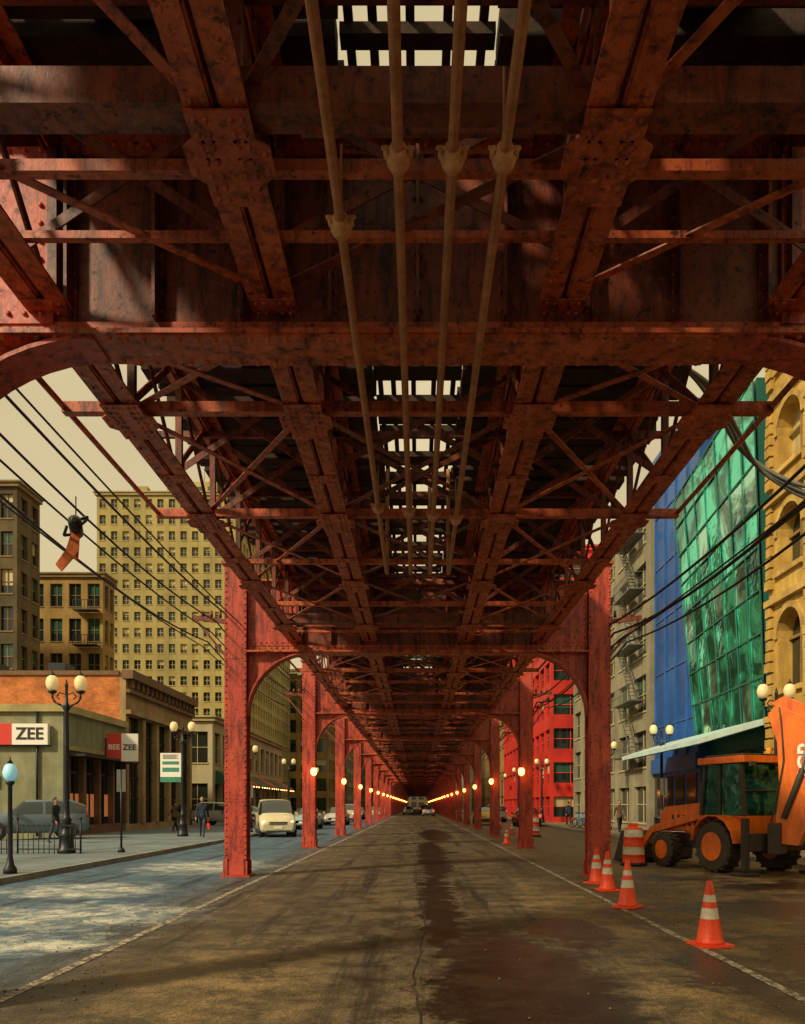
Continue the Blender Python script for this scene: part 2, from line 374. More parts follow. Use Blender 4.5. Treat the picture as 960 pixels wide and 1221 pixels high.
    for s_ in (-1,1):
        for x in (1.2,2.635): 
            d.box(s_*x-.07,s_*x+.07,0,12,6.88,6.9,1); d.box(s_*x-.01,s_*x+.01,0,12,6.9,7.0,1); d.box(s_*x-.035,s_*x+.035,0,12,7.0,7.035,1)
        d.box(s_*3.02-.08,s_*3.02+.08,0,12,6.885,7.02,0); d.box(s_*.72-.07,s_*.72+.07,0,12,6.885,7.02,0)
        d.box(s_*1.9-.35,s_*1.9+.35,0,12,6.885,6.92,0)
    return me,d.mesh("track_deck",[TIE,RAIL])
g1,t1=bay(True); g2,t2=bay(False)
for k in range(-2,NB):
    inst(g1 if -1<=k<3 else g2,"girder_bay_%02d"%(k+2),L,(0,6+SPAN*k,0)); inst(t1 if k%2 else t2,"track_deck_%02d"%(k+2),L,(0,6+SPAN*k,0))
b=MB()
for k in range(2,24):
    for sx in (-1,1):
        y=6+SPAN*k-.35
        b.beam((sx*(CX-.24),y+.1,2.9),(sx*(CX-.24),y-.25,3.05),.03,.03,0); b.lathe((sx*(CX-.24),y-.27,2.7),[(.03,0),(.10,.06),(.12,.18),(.08,.28),(.02,.32)],8,0,[1,1,1,0])
b.obj("lanterns",[BLACK,flat("sodium_globe",(.9,.5,.2),.4,0,(1,.30,.05),14,sample=True)],L)
# pipes
b=MB()
PX=[(-.44,4.56),(-.10,4.08),(.18,4.08),(.445,4.08)]
for i,(x,yc) in enumerate(PX):
    z=4.93; b.cyl((x,-6,z),(x,11.4,z),.028,.028,12,0)
    b.tube([(x,11.4,z),(x,11.55,z+.04),(x,11.62,z+.15),(x,11.62,6.5)],.028,10,0)
    for y in (yc,yc-5.2,8.9+.12*i):
        b.M=Matrix.Translation((x,y,z))@Matrix.Rotation(R(90),4,'X')
        b.lathe((0,0,-.055),[(.03,-.03),(.045,-.025),(.045,0),(.060,.005),(.064,.03),(.060,.055),(.045,.06),(.045,.1),(.03,.105)],16,1)
        b.M=Matrix.Identity(4)
        b.cyl((x,y+.02,z+.05),(x,y+.02,5.4),.009,.009,6,0)
        for s_ in (-1,1): b.cyl((x+s_*.06,y-.03,z+.015),(x+s_*.06,y+.03,z+.015),.016,.016,8,1); b.cyl((x,y+.0,z+.03),(x+s_*.085,y+.0,z+.04),.010,.010,6,1)
b.box(-.6,.6,4.10,4.13,5.06,5.09,2)
b.obj("conduit_pipes",[PIPE,CLAMP,STEELD],L)
# feeder cables
def cable(name,pts,r,mat,parent=None):
    cu=bpy.data.curves.new(name,'CURVE'); cu.dimensions='3D'; cu.bevel_depth=r; cu.bevel_resolution=2
    sp=cu.splines.new('POLY'); sp.points.add(len(pts)-1)
    for i,p in enumerate(pts): sp.points[i].co=(*p,1)
    cu.materials.append(mat); o=bpy.data.objects.new(name,cu); sc.collection.objects.link(o)
    if parent: o.parent=parent
    return o
def sag(x,z,d,y0=-6,n=9,wob=0):
    pts=[]
    for k in range(n):
        for j in range(10):
            t=j/10; pts.append((x+wob*math.sin(k*2.1+t*3),y0+12*(k+t),z-d*4*t*(1-t)))
    return pts
FC=empty("overhead_feeder_cables")
for i,(x,z,d,r) in enumerate(((-4.30,5.93,.12,.018),(-4.5,5.75,.25,.016),(-4.62,5.52,.16,.014),(-4.7,5.30,.30,.016),(-4.85,5.22,.12,.012),(-3.9,5.65,.06,.012))):
    cable("cable_%d"%i,sag(x,z,d,wob=.05),r,CABLE,FC)
for i,(x,z,d,r) in enumerate(((4.35,5.65,.30,.022),(4.5,5.5,.45,.026),(4.62,5.35,.2,.018),(4.8,5.3,.38,.02),(4.4,5.15,.1,.014))):
    cable("cable_r%d"%i,sag(x,z,d,wob=.07),r,CABLE,FC)
def bez(ps,n=10):
    out=[]
    P=[ps[0]]+ps+[ps[-1]]
    for i in range(1,len(P)-2):
        for j in range(n):
            t=j/n; a,b_,c,d=[Vector(q) for q in P[i-1:i+3]]
            out.append(tuple(.5*((2*b_)+(-a+c)*t+(2*a-5*b_+4*c-d)*t*t+(-a+3*b_-3*c+d)*t**3)))
    out.append(ps[-1]); return out
for i in range(3):
    o=.13*i; cable("loop_%d"%i,bez([(2.9,9.5,7.0),(3.45+o,10,7.0-o*.6),(4.0+o,10.6,6.85-o),(4.6+o,11.2,6.55-o),(5.4+o,11,6.0-o),(6.4,10.5,5.8-o),(8,10,6.0-o)]),.028,CABLEG,FC)
b=MB()
b.M=Matrix.Translation((-4.42,10.3,5.2))@Matrix.Rotation(R(20),4,'Z')
b.cyl((0,-.22,0),(0,.22,0),.085,.085,12,0); b.cyl((0,-.3,0),(0,-.22,0),.03,.085,12,0); b.cyl((0,.22,0),(0,.3,0),.085,.03,12,0)
b.tube([(0,.2,.05),(.12,.1,.14),(.14,-.08,.12),(.02,-.2,.02)],.02,8,0); b.tube([(0,.1,-.06),(-.14,0,-.12),(-.1,-.12,-.04)],.02,8,0)
b.prism([(-.05,0,-.06),(.05,0,-.08),(.03,0,-.3),(-.02,.0,-.38),(-.17,0,-.58),(-.24,0,-.5),(-.12,0,-.3)],(0,.05,0),1)
b.prism([(-.02,.05,-.1),(.04,.06,-.2),(.02,.1,-.42),(-.05,.1,-.34)],(0,.02,0),1)
b.M=Matrix.Identity(4)
b.cyl((-4.42,10.3,5.28),(-4.42,10.3,5.6),.008,.008,6,0)
b.obj("cable_splice_box",[BLACK,M("orange_plastic",(.65,.16,.03),(.4,.08,.01),6,.6,grime=.4)])
# ================================================================== GROUND
def sheet(name,pts,z,mat):
    b=MB(); b.quad([(p[0],p[1],z) for p in pts]); return b.obj(name,[mat])
sheet("ground",[(-1500,-300),(1500,-300),(1500,2500),(-1500,2500)],0,mkpatch("ground_asphalt",(.07,.07,.065),(.11,.10,.085)))
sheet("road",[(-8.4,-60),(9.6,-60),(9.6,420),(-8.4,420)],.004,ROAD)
def strip(name,x,w_,ya,yb,z=.009,dash=None):
    b=MB(); y=ya
    while y<yb:
        e=min(yb,y+3); b.quad([(x-w_/2,y,z),(x+w_/2,y,z),(x+w_/2,e,z),(x-w_/2,e,z)]); y=e
    return b.obj(name,[PAINT])
strip("lane_marking",-3.42,.11,-5,300); strip("lane_marking",3.17,.10,-5,300)
b=MB()
pts=[]; xx=.02
for i in range(420):
    xx+=random.gauss(0,.010)-.04*(xx-.02); pts.append((xx,2+.12*i))
for (xa,ya),(xb,yb) in zip(pts[:-1],pts[1:]):
    wv=.009; b.quad([(xa-wv,ya,.0085),(xa+wv,ya,.0085),(xb+wv,yb,.0085),(xb-wv,yb,.0085)])
b.obj("road_seam",[TAR])
b=MB()
for i in range(1500):
    side=random.random(); x=random.gauss(3.5,1.2) if side<.6 else random.gauss(-3.6,.5); y=random.uniform(4,30); r=random.uniform(.005,.015)
    b.ball((x,y,.010),r,0,5,4,(1,1.2,.7))
b.obj("gravel",[M("gravel_stone",(.16,.12,.07),(.07,.055,.035),4,.9,grime=0)])
b=MB(); b.lathe((1.1,27,.006),[(.36,0),(.36,.008),(.30,.008),(.30,.003),(.02,.003)],24); b.obj("manhole_cover",[BLACK])
b=MB(); b.box(-17.2,-8.55,-60,420,0,.13,0); b.box(-8.55,-8.4,-60,420,0,.133,1)
for y in range(-10,110,2): b.box(-17,-8.56,y,y+.015,.13,.1315,2)
for x in (-10.6,-12.7,-14.8): b.box(x,x+.015,-10,110,.13,.1325,2)
b.obj("pavement",[PAVE,KERB,TAR])
b=MB(); b.box(9.75,13.8,-60,420,0,.13,0); b.box(9.6,9.75,-60,420,0,.133,1)
for y in range(-10,110,2): b.box(9.76,13.4,y,y+.015,.13,.1315,2)
b.obj("pavement",[PAVER,KERB,TAR])
# ================================================================== BUILDINGS
def facade(b,Mt,W,H,nu,nv,z0=0,pier=.3,span=.35,dep=.3,wall=0,glass=(3,3,3,4,5),mull=True,sill=True,frame=2,rnd=random):
    old=b.M; b.M=old@Mt; cw=W/nu; ch=H/nv; pw=cw*pier; sh=ch*span
    for i in range(nu+1):
        xa=max(0,i*cw-pw/2); xb=min(W,i*cw+pw/2); b.box(xa,xb,0,dep,z0,z0+H,wall)
    for j in range(nv+1):
        za=max(0,j*ch-sh/2); zb=min(H,j*ch+sh/2); b.box(.004,W-.004,.006,dep,z0+za,z0+zb,wall)
    for i in range(nu):
        for j in range(nv):
            xa=i*cw+pw/2; xb=(i+1)*cw-pw/2; za=z0+j*ch+sh/2; zb=z0+(j+1)*ch-sh/2
            g=rnd.choice(glass); zm=za+(zb-za)*rnd.choice((.35,.5,.5,.7))
            b.quad([(xa,dep-.03,za),(xb,dep-.03,za),(xb,dep-.03,zm),(xa,dep-.03,zm)],glass[0])
            b.quad([(xa,dep-.03,zm),(xb,dep-.03,zm),(xb,dep-.03,zb),(xa,dep-.03,zb)],g)
            if mull:
                b.box(xa,xb,dep-.1,dep-.035,(za+zb)/2-.03,(za+zb)/2+.03,frame); b.box((xa+xb)/2-.03,(xa+xb)/2+.03,dep-.095,dep-.035,za,zb,frame)
            if sill: b.box(xa-.05,xb+.05,-.06,.003,za-.12,za-.01,frame)
    b.M=old
def face_cam(x0,y0): return Matrix.Translation((x0,y0,0))
def face_px(x1,y0): return Matrix.Translation((x1,y0,0))@Matrix.Rotation(R(90),4,'Z')
def face_nx(x0,y1): return Matrix.Translation((x0,y1,0))@Matrix.Rotation(R(-90),4,'Z')
def bldg(name,x0,x1,y0,y1,h,wall,trim,nu,nv,side,ns,glass=(3,3,3,4,5),pier=.3,span=.35,base=0,mull=True,cornice=.5,sill=True):
    b=MB(); d=.3
    b.box(x0+d if side!='none' else x0,x1-d,y0+d,y1,0,h-.05,0)
    facade(b,face_cam(x0,y0),x1-x0,h-base,nu,nv,base,pier,span,d,0,glass,mull,sill)
    if side=='px': facade(b,face_px(x1,y0+.31),y1-y0-.31,h-base,ns,nv,base,pier,span,d,0,glass,mull,sill)
    if side=='nx': facade(b,face_nx(x0,y1),y1-y0-.31,h-base,ns,nv,base,pier,span,d,0,glass,mull,sill)
    if cornice:
        b.box(x0-cornice*.5,x1+cornice*.5,y0-cornice*.5,y1,h+.003,h+cornice*.6,1); b.box(x0-cornice*.8,x1+cornice*.8,y0-cornice*.8,y1,h+cornice*.6,h+cornice*.9,1)
    if base: b.box(x0+.003,x1-.003,y0+.003,y1,0,base,0)
    return b.obj(name,[wall,trim,trim,GL_D,GL_G,GL_B,GL_L])
YEL=M("yellow_stone",(.46,.37,.13),(.29,.24,.08),.10,.9,grime=.6)
YEL2=M("pale_yellow_trim",(.46,.39,.17),None,.5,.9)
BRN=M("brown_stone",(.20,.12,.04),(.42,.27,.07),.15,.9,grime=.6); BRN2=M("brown_trim",(.26,.18,.07),None,.6,.9)
DRK=M("dark_brick",(.07,.055,.025),(.14,.10,.04),.3,.9,grime=.5)
PALE=M("pale_stone",(.48,.42,.24),(.36,.32,.18),.3,.9)
REDB=M("red_cladding",(.70,.03,.016),(.42,.018,.012),.25,.5,grime=.55); REDT=M("red_trim",(.8,.08,.045),None,.5,.6)
GREY=M("grey_stone",(.32,.29,.18),(.20,.18,.12),.4,.9,grime=.5)
BLUE=M("blue_panel",(.022,.13,.46),(.012,.06,.24),.2,.35,grime=.45); BLUE2=M("blue_trim",(.04,.14,.42),None,.5,.35)
STONE=M("golden_stone",(.66,.44,.10),(.40,.23,.045),.5,.9,grime=.65); STONE2=M("golden_trim",(.70,.48,.13),(.36,.22,.06),.8,.9,grime=.6)
HG=(3,4,4,3,3,5,3,5)
bldg("hotel_tower",-42.3,-24,105,150,42.5,YEL,YEL2,12,20,'px',22,HG,.45,.45)
b=MB(); b.box(-34,-27,108,116,43,45.5,0)
for k in range(4): b.box(-33.5+k*1.7,-32.7+k*1.7,107.9,107.99,43.5,44.8,1)
b.box(-40,-38,112,115,43,46.5,0); b.cyl((-30,112,45.5),(-30,112,49),.08,.04,6,0)
b.obj("roof_penthouse",[YEL,GL_G])
bldg("brown_office_building",-41,-31.6,80,83,24.5,BRN,BRN2,5,7,'px',2,(3,3,4,5),.35,.35)
b=MB()
for z in (7,10.5,14,17.5,21): 
    b.box(-34.2,-31.8,78.9,79.9,z,z+.1,0)
    for k in range(9): b.box(-34.2+k*.29,-34.16+k*.29,78.9,78.94,z+.1,z+1,0)
    b.box(-34.2,-31.8,78.9,78.94,z+1,z+1.06,0)
b.obj("balconies",[BLACK])
bldg("dark_masonry_building",-52,-33.2,66,70,28,DRK,BRN2,11,9,'px',2,(3,3,4,5,4),.4,.35)
bldg("pale_low_building",-30,-17,66,100,8.6,PALE,YEL2,5,2,'px',12,(3,3,5),.3,.4)
for k,(d0,d1,h,w_) in enumerate(((152,190,26,BRN),(192,240,34,GREY),(244,300,24,DRK),(304,380,38,BRN))):
    bldg("distant_office_block",-40,-17,d0,d1,h,w_,BRN2,8,int(h/3.4),'px',int((d1-d0)/3.5),mull=False,sill=False)
for k,(d0,d1,h,w_) in enumerate(((112,150,18,BRN),(154,200,30,DRK),(204,260,24,GREY),(264,380,36,BRN))):
    bldg("distant_office_block",12.6,36,d0,d1,h,w_,BRN2,8,int(h/3.4),'nx',int((d1-d0)/3.5),mull=False,sill=False)
bldg("end_of_street_block",-40,40,430,450,40,DRK,BRN2,20,10,'none',1,mull=False,sill=False)
bldg("red_office_building",11.7,26,70,108,24,REDB,REDT,4,8,'nx',12,(3,3,3,5,4),.14,.40,sill=False)
bldg("grey_stone_building",13.5,26,46.2,69,20,GREY,PALE,4,6,'nx',6,(3,3,4),.3,.35)
b=MB()
for z in (4.5,7.8,11.1,14.4,17.7):
    b.box(12.5,13.45,47,51,z,z+.06,0)
    for zz in (.5,1.0): b.box(12.5,12.53,47,51,z+zz,z+zz+.03,0); b.box(12.5,13.4,47,47.03,z+zz,z+zz+.03,0)
    for k in range(14): b.box(12.5,12.52,47+.3*k,47.02+.3*k,z+.06,z+1.0,0)
    if z<17:
        for xx in (12.7,13.1): b.beam((xx,47.4,z+.1),(xx,50.4,z+3.3),.03,.12,0)
        for k in range(12): f=k/12; b.box(12.7,13.1,47.4+3*f,47.55+3*f,z+.1+3.2*f,z+.13+3.2*f,0)
b.obj("fire_escape",[M("grey_metal",(.22,.23,.20),None,2,.5,.5)])
b=MB(); b.box(13.75,25,38.7,46.1,0,21,0)
for k in range(5): b.box(13.66,13.75,38.75+k*1.78,38.83+k*1.78,4,21,1)
for z in (4,): b.box(13.5,13.75,38.7,46.1,3.4,4.2,1)
for z in range(6,21,3): b.box(13.70,13.75,38.9,46.0,z,z+.07,1)
for k in range(4): b.box(13.70,13.745,39.2+k*1.8,40.6+k*1.8,.4,3.2,2)
b.box(13.55,25,38.65,46.15,21,21.4,1)
b.obj("blue_building",[BLUE,BLUE2,GL_D])
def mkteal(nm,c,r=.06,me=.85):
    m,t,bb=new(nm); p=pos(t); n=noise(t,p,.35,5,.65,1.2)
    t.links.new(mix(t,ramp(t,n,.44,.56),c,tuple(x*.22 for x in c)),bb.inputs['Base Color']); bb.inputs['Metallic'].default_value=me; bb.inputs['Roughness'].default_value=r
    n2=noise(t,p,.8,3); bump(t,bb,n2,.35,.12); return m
T1=mkteal("teal_glass",(.14,1.0,.74)); T2=mkteal("teal_glass_dark",(.07,.62,.50)); T3=mkteal("teal_glass_pale",(.50,1.0,.82),.1)
TM=flat("teal_mullion",(.04,.20,.16),.4,.5)
b=MB()
def gp(u,v):
    ya=30.9+(38.6-30.9)*u; yb=32.0+(42.0-32.0)*u; za=4.9; zb=18.8-1.2*u
    return Vector((13.5,ya+(yb-ya)*v,za+(zb-za)*v))
NU,NV=7,8
for i in range(NU):
    for j in range(NV):
        q=[gp(i/NU,j/NV),gp((i+1)/NU,j/NV),gp((i+1)/NU,(j+1)/NV),gp(i/NU,(j+1)/NV)]
        tx,ty=random.uniform(-.03,.03),random.uniform(-.03,.03)
        q[0].x+=tx;q[1].x+=ty;q[2].x-=tx*.5;q[3].x-=ty
        b.face([b.av(p) for p in q],random.choice((0,0,0,0,1,2)))
for i in range(NU+1): b.beam(gp(i/NU,0)+Vector((-.04,0,0)),gp(i/NU,1)+Vector((-.04,0,0)),.04,.06,3)
for j in range(NV+1): b.beam(gp(0,j/NV)+Vector((-.045,0,0)),gp(1,j/NV)+Vector((-.045,0,0)),.04,.06,3)
P=[gp(0,0),gp(1,0),gp(1,1),gp(0,1)]
b.prism([(13.62,p.y,p.z) for p in P],(11,0,0),3)
b.box(14.2,24,31,38.6,0,4.85,3)
for k in range(6): b.box(14.14,14.195,31.2+k*1.25,32.25+k*1.25,.3,4.0,4)
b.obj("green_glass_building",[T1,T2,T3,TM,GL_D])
b=MB(); b.hexa([(10.9,31,4.0),(13.5,31,4.75),(13.5,42.5,4.75),(10.9,42.5,4.0),(10.9,31,4.2),(13.5,31,5.0),(13.5,42.5,5.0),(10.9,42.5,4.2)],0)
for k in range(8): b.beam((10.9,31.4+k*1.5,3.98),(13.5,31.4+k*1.5,4.73),.08,.08,1)
b.obj("entrance_canopy",[M("pale_canopy",(.62,.82,.80),(.5,.68,.68),.5,.4),TM])
# golden stone building with arched openings
b=MB(); y0,y1,x0=10,30.6,13.5; nb=6; cw=(y1-y0)/nb
b.box(x0+.6,26,y0,y1,0,22,2)
b.M=face_nx(x0,y1)
rows=[(0,5.0,1.0),(5.0,9.4,.9),(9.4,13.2,.8),(13.2,17,.8),(17,21,.8)]
for r_,(za,zb,aw) in enumerate(rows):
    for i in range(nb):
        u0=i*cw; u1=u0+cw; c=(u0+u1)/2; hw=cw*.28; zs_=za+.9; zsp=zb-.6-hw
        b.box(u0,c-hw,0,.6,za,zb,0); b.box(c+hw,u1,0,.6,za,zb,0); b.box(c-hw,c+hw,0,.6,za,zs_ if r_ else za+.25,0)
        n=10
        for k in range(n):
            a0=math.pi*k/n;a1=math.pi*(k+1)/n
            p0=(c-hw*math.cos(a0),zsp+hw*math.sin(a0));p1=(c-hw*math.cos(a1),zsp+hw*math.sin(a1))
            b.prism([(p0[0],0,p0[1]),(p1[0],0,p1[1]),(p1[0],0,zb),(p0[0],0,zb)],(0,.6,0),0)
            q0=(c-(hw+.22)*math.cos(a0),zsp+(hw+.22)*math.sin(a0));q1=(c-(hw+.22)*math.cos(a1),zsp+(hw+.22)*math.sin(a1))
            b.prism([(p0[0],-.08,p0[1]),(p1[0],-.08,p1[1]),(q1[0],-.08,q1[1]),(q0[0],-.08,q0[1])],(0,.079,0),1)
        b.box(c-.05,c+.05,.4,.5,zs_,zsp+hw,2); b.box(c-hw,c+hw,.41,.49,zsp-.05,zsp+.05,2)
        b.box(c-hw-.15,c+hw+.15,-.14,.0-.002,zs_-.18,zs_,1)
        b.quad([(c-hw,.55,za),(c+hw,.55,za),(c+hw,.55,zb),(c-hw,.55,zb)],3 if (i+r_)%3 else 4)
    b.box(0,y1-y0,-.22,-.002,zb-.25,zb-.02,1)
    zz=za+.4
    while zz<zb-.3:
        for i in range(nb+1):
            b.box(max(0,i*cw-.42),min(y1-y0,i*cw+.42),-.09-random.uniform(0,.12),-.003,zz,zz+.34,0)
        zz+=.42
b.box(-.3,y1-y0+.3,-.6,.6,21,21.8,1); b.M=Matrix.Identity(4)
b.obj("golden_stone_building",[STONE,STONE2,BRN,GL_D,GL_B])
# shop on the left
GSH=M("grey_render",(.30,.30,.17),(.18,.19,.11),.6,.9,grime=.55)
b=MB(); x1=-17
b.box(-32,x1-.3,38.5,46.4,0,6.2,0); b.box(-32,x1,38.2,38.5,0,6.4,0)
b.box(-32.2,x1+.2,38.0,38.2,6.1,6.45,1); b.box(x1,x1+.2,38.2,46.3,6.1,6.45,1)
b.box(x1-.3,x1,38.5,46.4,0,.6,2); b.box(x1-.3,x1,38.5,46.4,4.2,6.4,0)
for k in range(5): b.box(x1-.3,x1+.05,38.55+k*1.92,38.85+k*1.92,.6,4.2,2)
b.box(x1-.28,x1-.25,38.5,46.4,.6,4.2,3)
for k in range(9): b.box(x1-.24,x1-.16,38.9+k*.93,38.96+k*.93,.6,4.2,4)
b.box(x1-.24,x1-.15,38.6,46.3,3.2,3.3,4)
b.box(x1+.003,x1+.9,38.6,46.2,4.0,4.12,4); b.box(x1+.003,x1+.12,38.5,46.3,4.3,4.5,1)
for k in range(3): b.box(-30+k*3.6,-28.4+k*3.6,38.14,38.19,1.2,3.0,3)
for k in range(2): b.box(-26.2+k*2.5,-25.6+k*2.5,39.4,41,6.2,7.0,4)
b.cyl((-18.2,38.1,.13),(-18.2,38.1,6.1),.06,.06,8,4); b.box(-20.5,-20.1,38.05,38.19,2.5,3.1,4)
for k in range(3): b.box(x1-.245,x1-.235,39.2+k*2.3,40.6+k*2.3,1.0,2.2,5)
b.obj("corner_shop",[GSH,YEL2,M("shop_brown",(.18,.09,.045),None,2,.7),GL_D,BLACK,flat("shop_lamp",(.4,.12,.05),.4,0,(1,.35,.10),.22)])
b=MB(); y0,y1,h=46.4,60,9.5
b.box(-36,x1-.35,y0,y1,0,9.2,0); b.box(x1-.35,x1,y0,y0+.5,0,h,1); b.box(x1-.35,x1,y1-.5,y1,0,h,1)
b.box(x1-.35,x1,y0+.5,y1-.5,6.9,h,1); b.box(x1-.35,x1,y0+.5,y1-.5,0,.5,1)
for k in range(1,5): b.box(x1-.33,x1+.08,y0+.4+k*2.56-.25,y0+.4+k*2.56+.25,.5,6.9,1)
b.box(x1-.30,x1-.26,y0+.5,y1-.5,.5,6.9,3)
for k in range(24): b.box(x1-.25,x1-.2,y0+.6+k*.53,y0+.65+k*.53,.5,6.9,2)
for z in (2,3.2,4.4,5.6): b.box(x1-.255,x1-.19,y0+.5,y1-.5,z,z+.06,2)
b.box(x1-.2,x1+.45,y0-.1,y1+.1,9.0,9.5,4); b.box(x1+.003,x1+.25,y0,y1,8.2,8.4,4); b.box(x1+.003,x1+.3,y0,y1,6.95,7.2,1)
for k in range(16): b.box(x1+.003,x1+.3,y0+.4+k*.84,y0+.62+k*.84,8.5,8.97,4)
b.box(-36.1,x1-.36,y0-.12,y0+.3,9.2,9.45,4)
for k in range(4): b.box(-34+k*4,-33+k*4,y0+1,y0+2.4,9.2,10.1,2)
b.obj("brick_corner_building",[BRICK,M("cream_stone",(.44,.31,.14),(.28,.19,.085),.6,.9,grime=.5),BLACK,GL_D,M("brown_cornice",(.2,.11,.05),None,2,.8)])
b=MB()
for k in range(6):
    y=67+k*5.3; b.prism([(-17+.005,y,4.6),(-15.3,y,3.6),(-15.3,y,3.4),(-17+.005,y,3.4)],(0,4.6,0),k%2)
    for j in range(4): b.ball((-15.2,y+.5+j*1.2,3.35),.06,2,8,6)
b.obj("shop_awning",[M("green_awning",(.04,.12,.07),None,3,.8),M("red_awning",(.4,.08,.03),None,3,.8),flat("bulb",(1,.7,.3),.4,0,(1,.5,.15),6)])
# ------------------------------------------------ signs
WH=flat("sign_white",(.8,.78,.7),.5); RD=flat("sign_red",(.6,.03,.02),.5); BK=flat("sign_black",(.01,.01,.01),.5)
def text(body,size,loc,rot,mat,parent,ext=.01):
    c=bpy.data.curves.new("lettering",'FONT'); c.body=body; c.size=size; c.extrude=ext; c.align_x='CENTER'; c.align_y='CENTER'; c.offset=.018*size
    c.materials.append(mat); o=bpy.data.objects.new("lettering",c); sc.collection.objects.link(o); o.location=loc; o.rotation_euler=rot; o.parent=parent; return o
s1=empty("shop_sign",(-18.45,38.0,5.0))
b=MB(); b.box(-.85,.85,-.12,.12,-.5,.5,0); b.box(-1.9,-.853,-.12,.12,-.5,.5,1); b.box(-1.95,.9,.0,.1,-.56,-.503,2); b.obj("panel",[WH,RD,BLACK],s1)
text("ZEE",.8,(0,-.135,0),(R(90),0,0),BK,s1)
s2=empty("shop_sign",(-16.05,43.2,4.75)); s2.rotation_euler=(0,0,R(12))
b=MB(); b.box(-.75,-.003,-.1,.1,-.75,.75,1); b.box(.0,.85,-.1,.1,-.75,.75,0); b.box(-.85,-.75,-.05,.05,-.5,.5,2); b.obj("panel",[WH,RD,BLACK],s2)
text("BEE",.38,(-.375,-.115,0),(R(90),0,0),WH,s2); text("ZEE",.42,(.42,-.115,0),(R(90),0,0),BK,s2)
# ================================================================== STREET FURNITURE
def globe(nm,c,e):
    m=M(nm,c,tuple(x*.85 for x in c),3,.35,grime=0,bs=0); bb=m.node_tree.nodes['Principled BSDF']; bb.inputs['Emission Color'].default_value=c4(e); bb.inputs['Emission Strength'].default_value=.25; m.cycles.emission_sampling='NONE'; return m
GLOBE=globe("frosted_globe",(.74,.62,.34),(1,.65,.25))
GLOBEB=globe("frosted_globe_blue",(.4,.75,.8),(.3,.8,1))
def lampmesh(gm):
    b=MB()
    b.lathe((0,0,0),[(.26,0),(.26,.12),(.22,.16),(.2,.5),(.23,.55),(.17,.62),(.13,.95),(.16,1.0),(.1,1.08),(.085,1.3),(.06,4.3),(.09,4.35),(.09,4.45),(.05,4.5),(.04,4.95),(.06,5.0),(.01,5.2)],14,0)
    for k in range(8):
        a=k*math.pi/4; b.cyl((.075*math.cos(a),.075*math.sin(a),1.3),(.055*math.cos(a),.055*math.sin(a),4.3),.012,.009,5,0)
    for s_ in (-1,1):
        pts=[(0,0,4.2),(s_*.15,0,4.42),(s_*.32,0,4.5),(s_*.40,0,4.62),(s_*.41,0,4.78)]
        b.tube(pts,.03,8,0); b.tube([(s_*.05,0,4.75),(s_*.2,0,4.8),(s_*.28,0,4.68),(s_*.2,0,4.6)],.018,6,0)
        b.lathe((s_*.41,0,4.76),[(.05,0),(.12,.04),(.13,.1)],12,0); b.lathe((s_*.41,0,4.86),[(.11,0),(.17,.12),(.19,.24),(.15,.38),(.07,.45)],14,1)
        b.lathe((s_*.41,0,5.31),[(.09,0),(.07,.05),(.02,.09),(.012,.17)],10,0)
    return b.mesh("street_lamp",[BLACK,gm])
LM=lampmesh(GLOBE)
def top(me,name,loc,rz=0,s=1):
    o=bpy.data.objects.new(name,me); sc.collection.objects.link(o); o.location=loc; o.rotation_euler=(0,0,rz); o.scale=(s,)*3; return o
for x,y in ((-10.8,24.5),(-11.2,38),(-11.2,53),(-11,68),(-11,84),(11.8,26.2),(12.1,39.5),(11.8,49.5),(10.6,68),(10.6,84),(10.6,100)): top(LM,"street_lamp",(x,y,.13),random.uniform(-.2,.2),1.03)
b=MB(); b.lathe((0,0,0),[(.14,0),(.14,.1),(.08,.2),(.05,.4),(.045,1.9),(.09,1.95),(.09,2.0)],12,0); b.lathe((0,0,2.0),[(.07,0),(.14,.1),(.15,.2),(.11,.33),(.05,.38)],14,1); b.lathe((0,0,2.38),[(.07,0),(.02,.08),(.01,.14)],8,0)
top(b.mesh("globe_post",[BLACK,GLOBEB]),"globe_post_lamp",(-8.8,17.2,.13))
b=MB(); b.box(-.5,.5,-.02,.02,2.6,4.0,0); b.box(-.5,.5,-.03,.03,2.6,2.85,1); b.box(-.4,.4,-.03,.03,3.1,3.3,1); b.box(-.4,.4,-.03,.03,3.45,3.6,1); b.cyl((.55,0,0),(.55,0,4.1),.04,.04,8,2)
for k in range(5): b.box(-.38,.38-.1*(k%2),-.028,.028,3.72+k*.045,3.74+k*.045,2)
top(b.mesh("banner",[WH,M("banner_green",(.05,.3,.2),None,3,.7,grime=0),BLACK]),"information_sign",(-11.9,38.4,.13),0,1)
b=MB(); b.cyl((0,0,0),(0,0,2.6),.035,.035,8,0); b.lathe((0,0,0),[(.12,0),(.1,.1),(.04,.18)],10,0); b.box(-.14,.14,-.02,.02,1.9,2.6,1)
pm=b.mesh("pole_sign",[BLACK,M("sign_back",(.12,.12,.1),None,4,.6)])
for x,y in ((-9.3,25.0),(-9.2,44),(10.2,33),(10.2,46)): top(pm,"parking_sign",(x,y,.13),random.uniform(-.6,.6))
b=MB()
for k in range(13): b.cyl((k*.16,0,0),(k*.16,0,.9),.012,.012,6,0)
for z in (.12,.84): b.box(-.02,1.96,-.02,.02,z,z+.04,0)
for x in (0,1.92): b.cyl((x,0,0),(x,0,1.05),.03,.03,8,0); b.ball((x,0,1.08),.05,0,8,6)
rm=b.mesh("railing",[BLACK])
for x,y in ((-12.2,24.3),(-14.3,24.3)): top(rm,"iron_railing",(x,y,.13),0)
b=MB(); b.lathe((0,0,0),[(.25,0),(.28,.1),(.28,.85),(.31,.88),(.31,.94),(.2,1.02),(.1,1.05)],16,0)
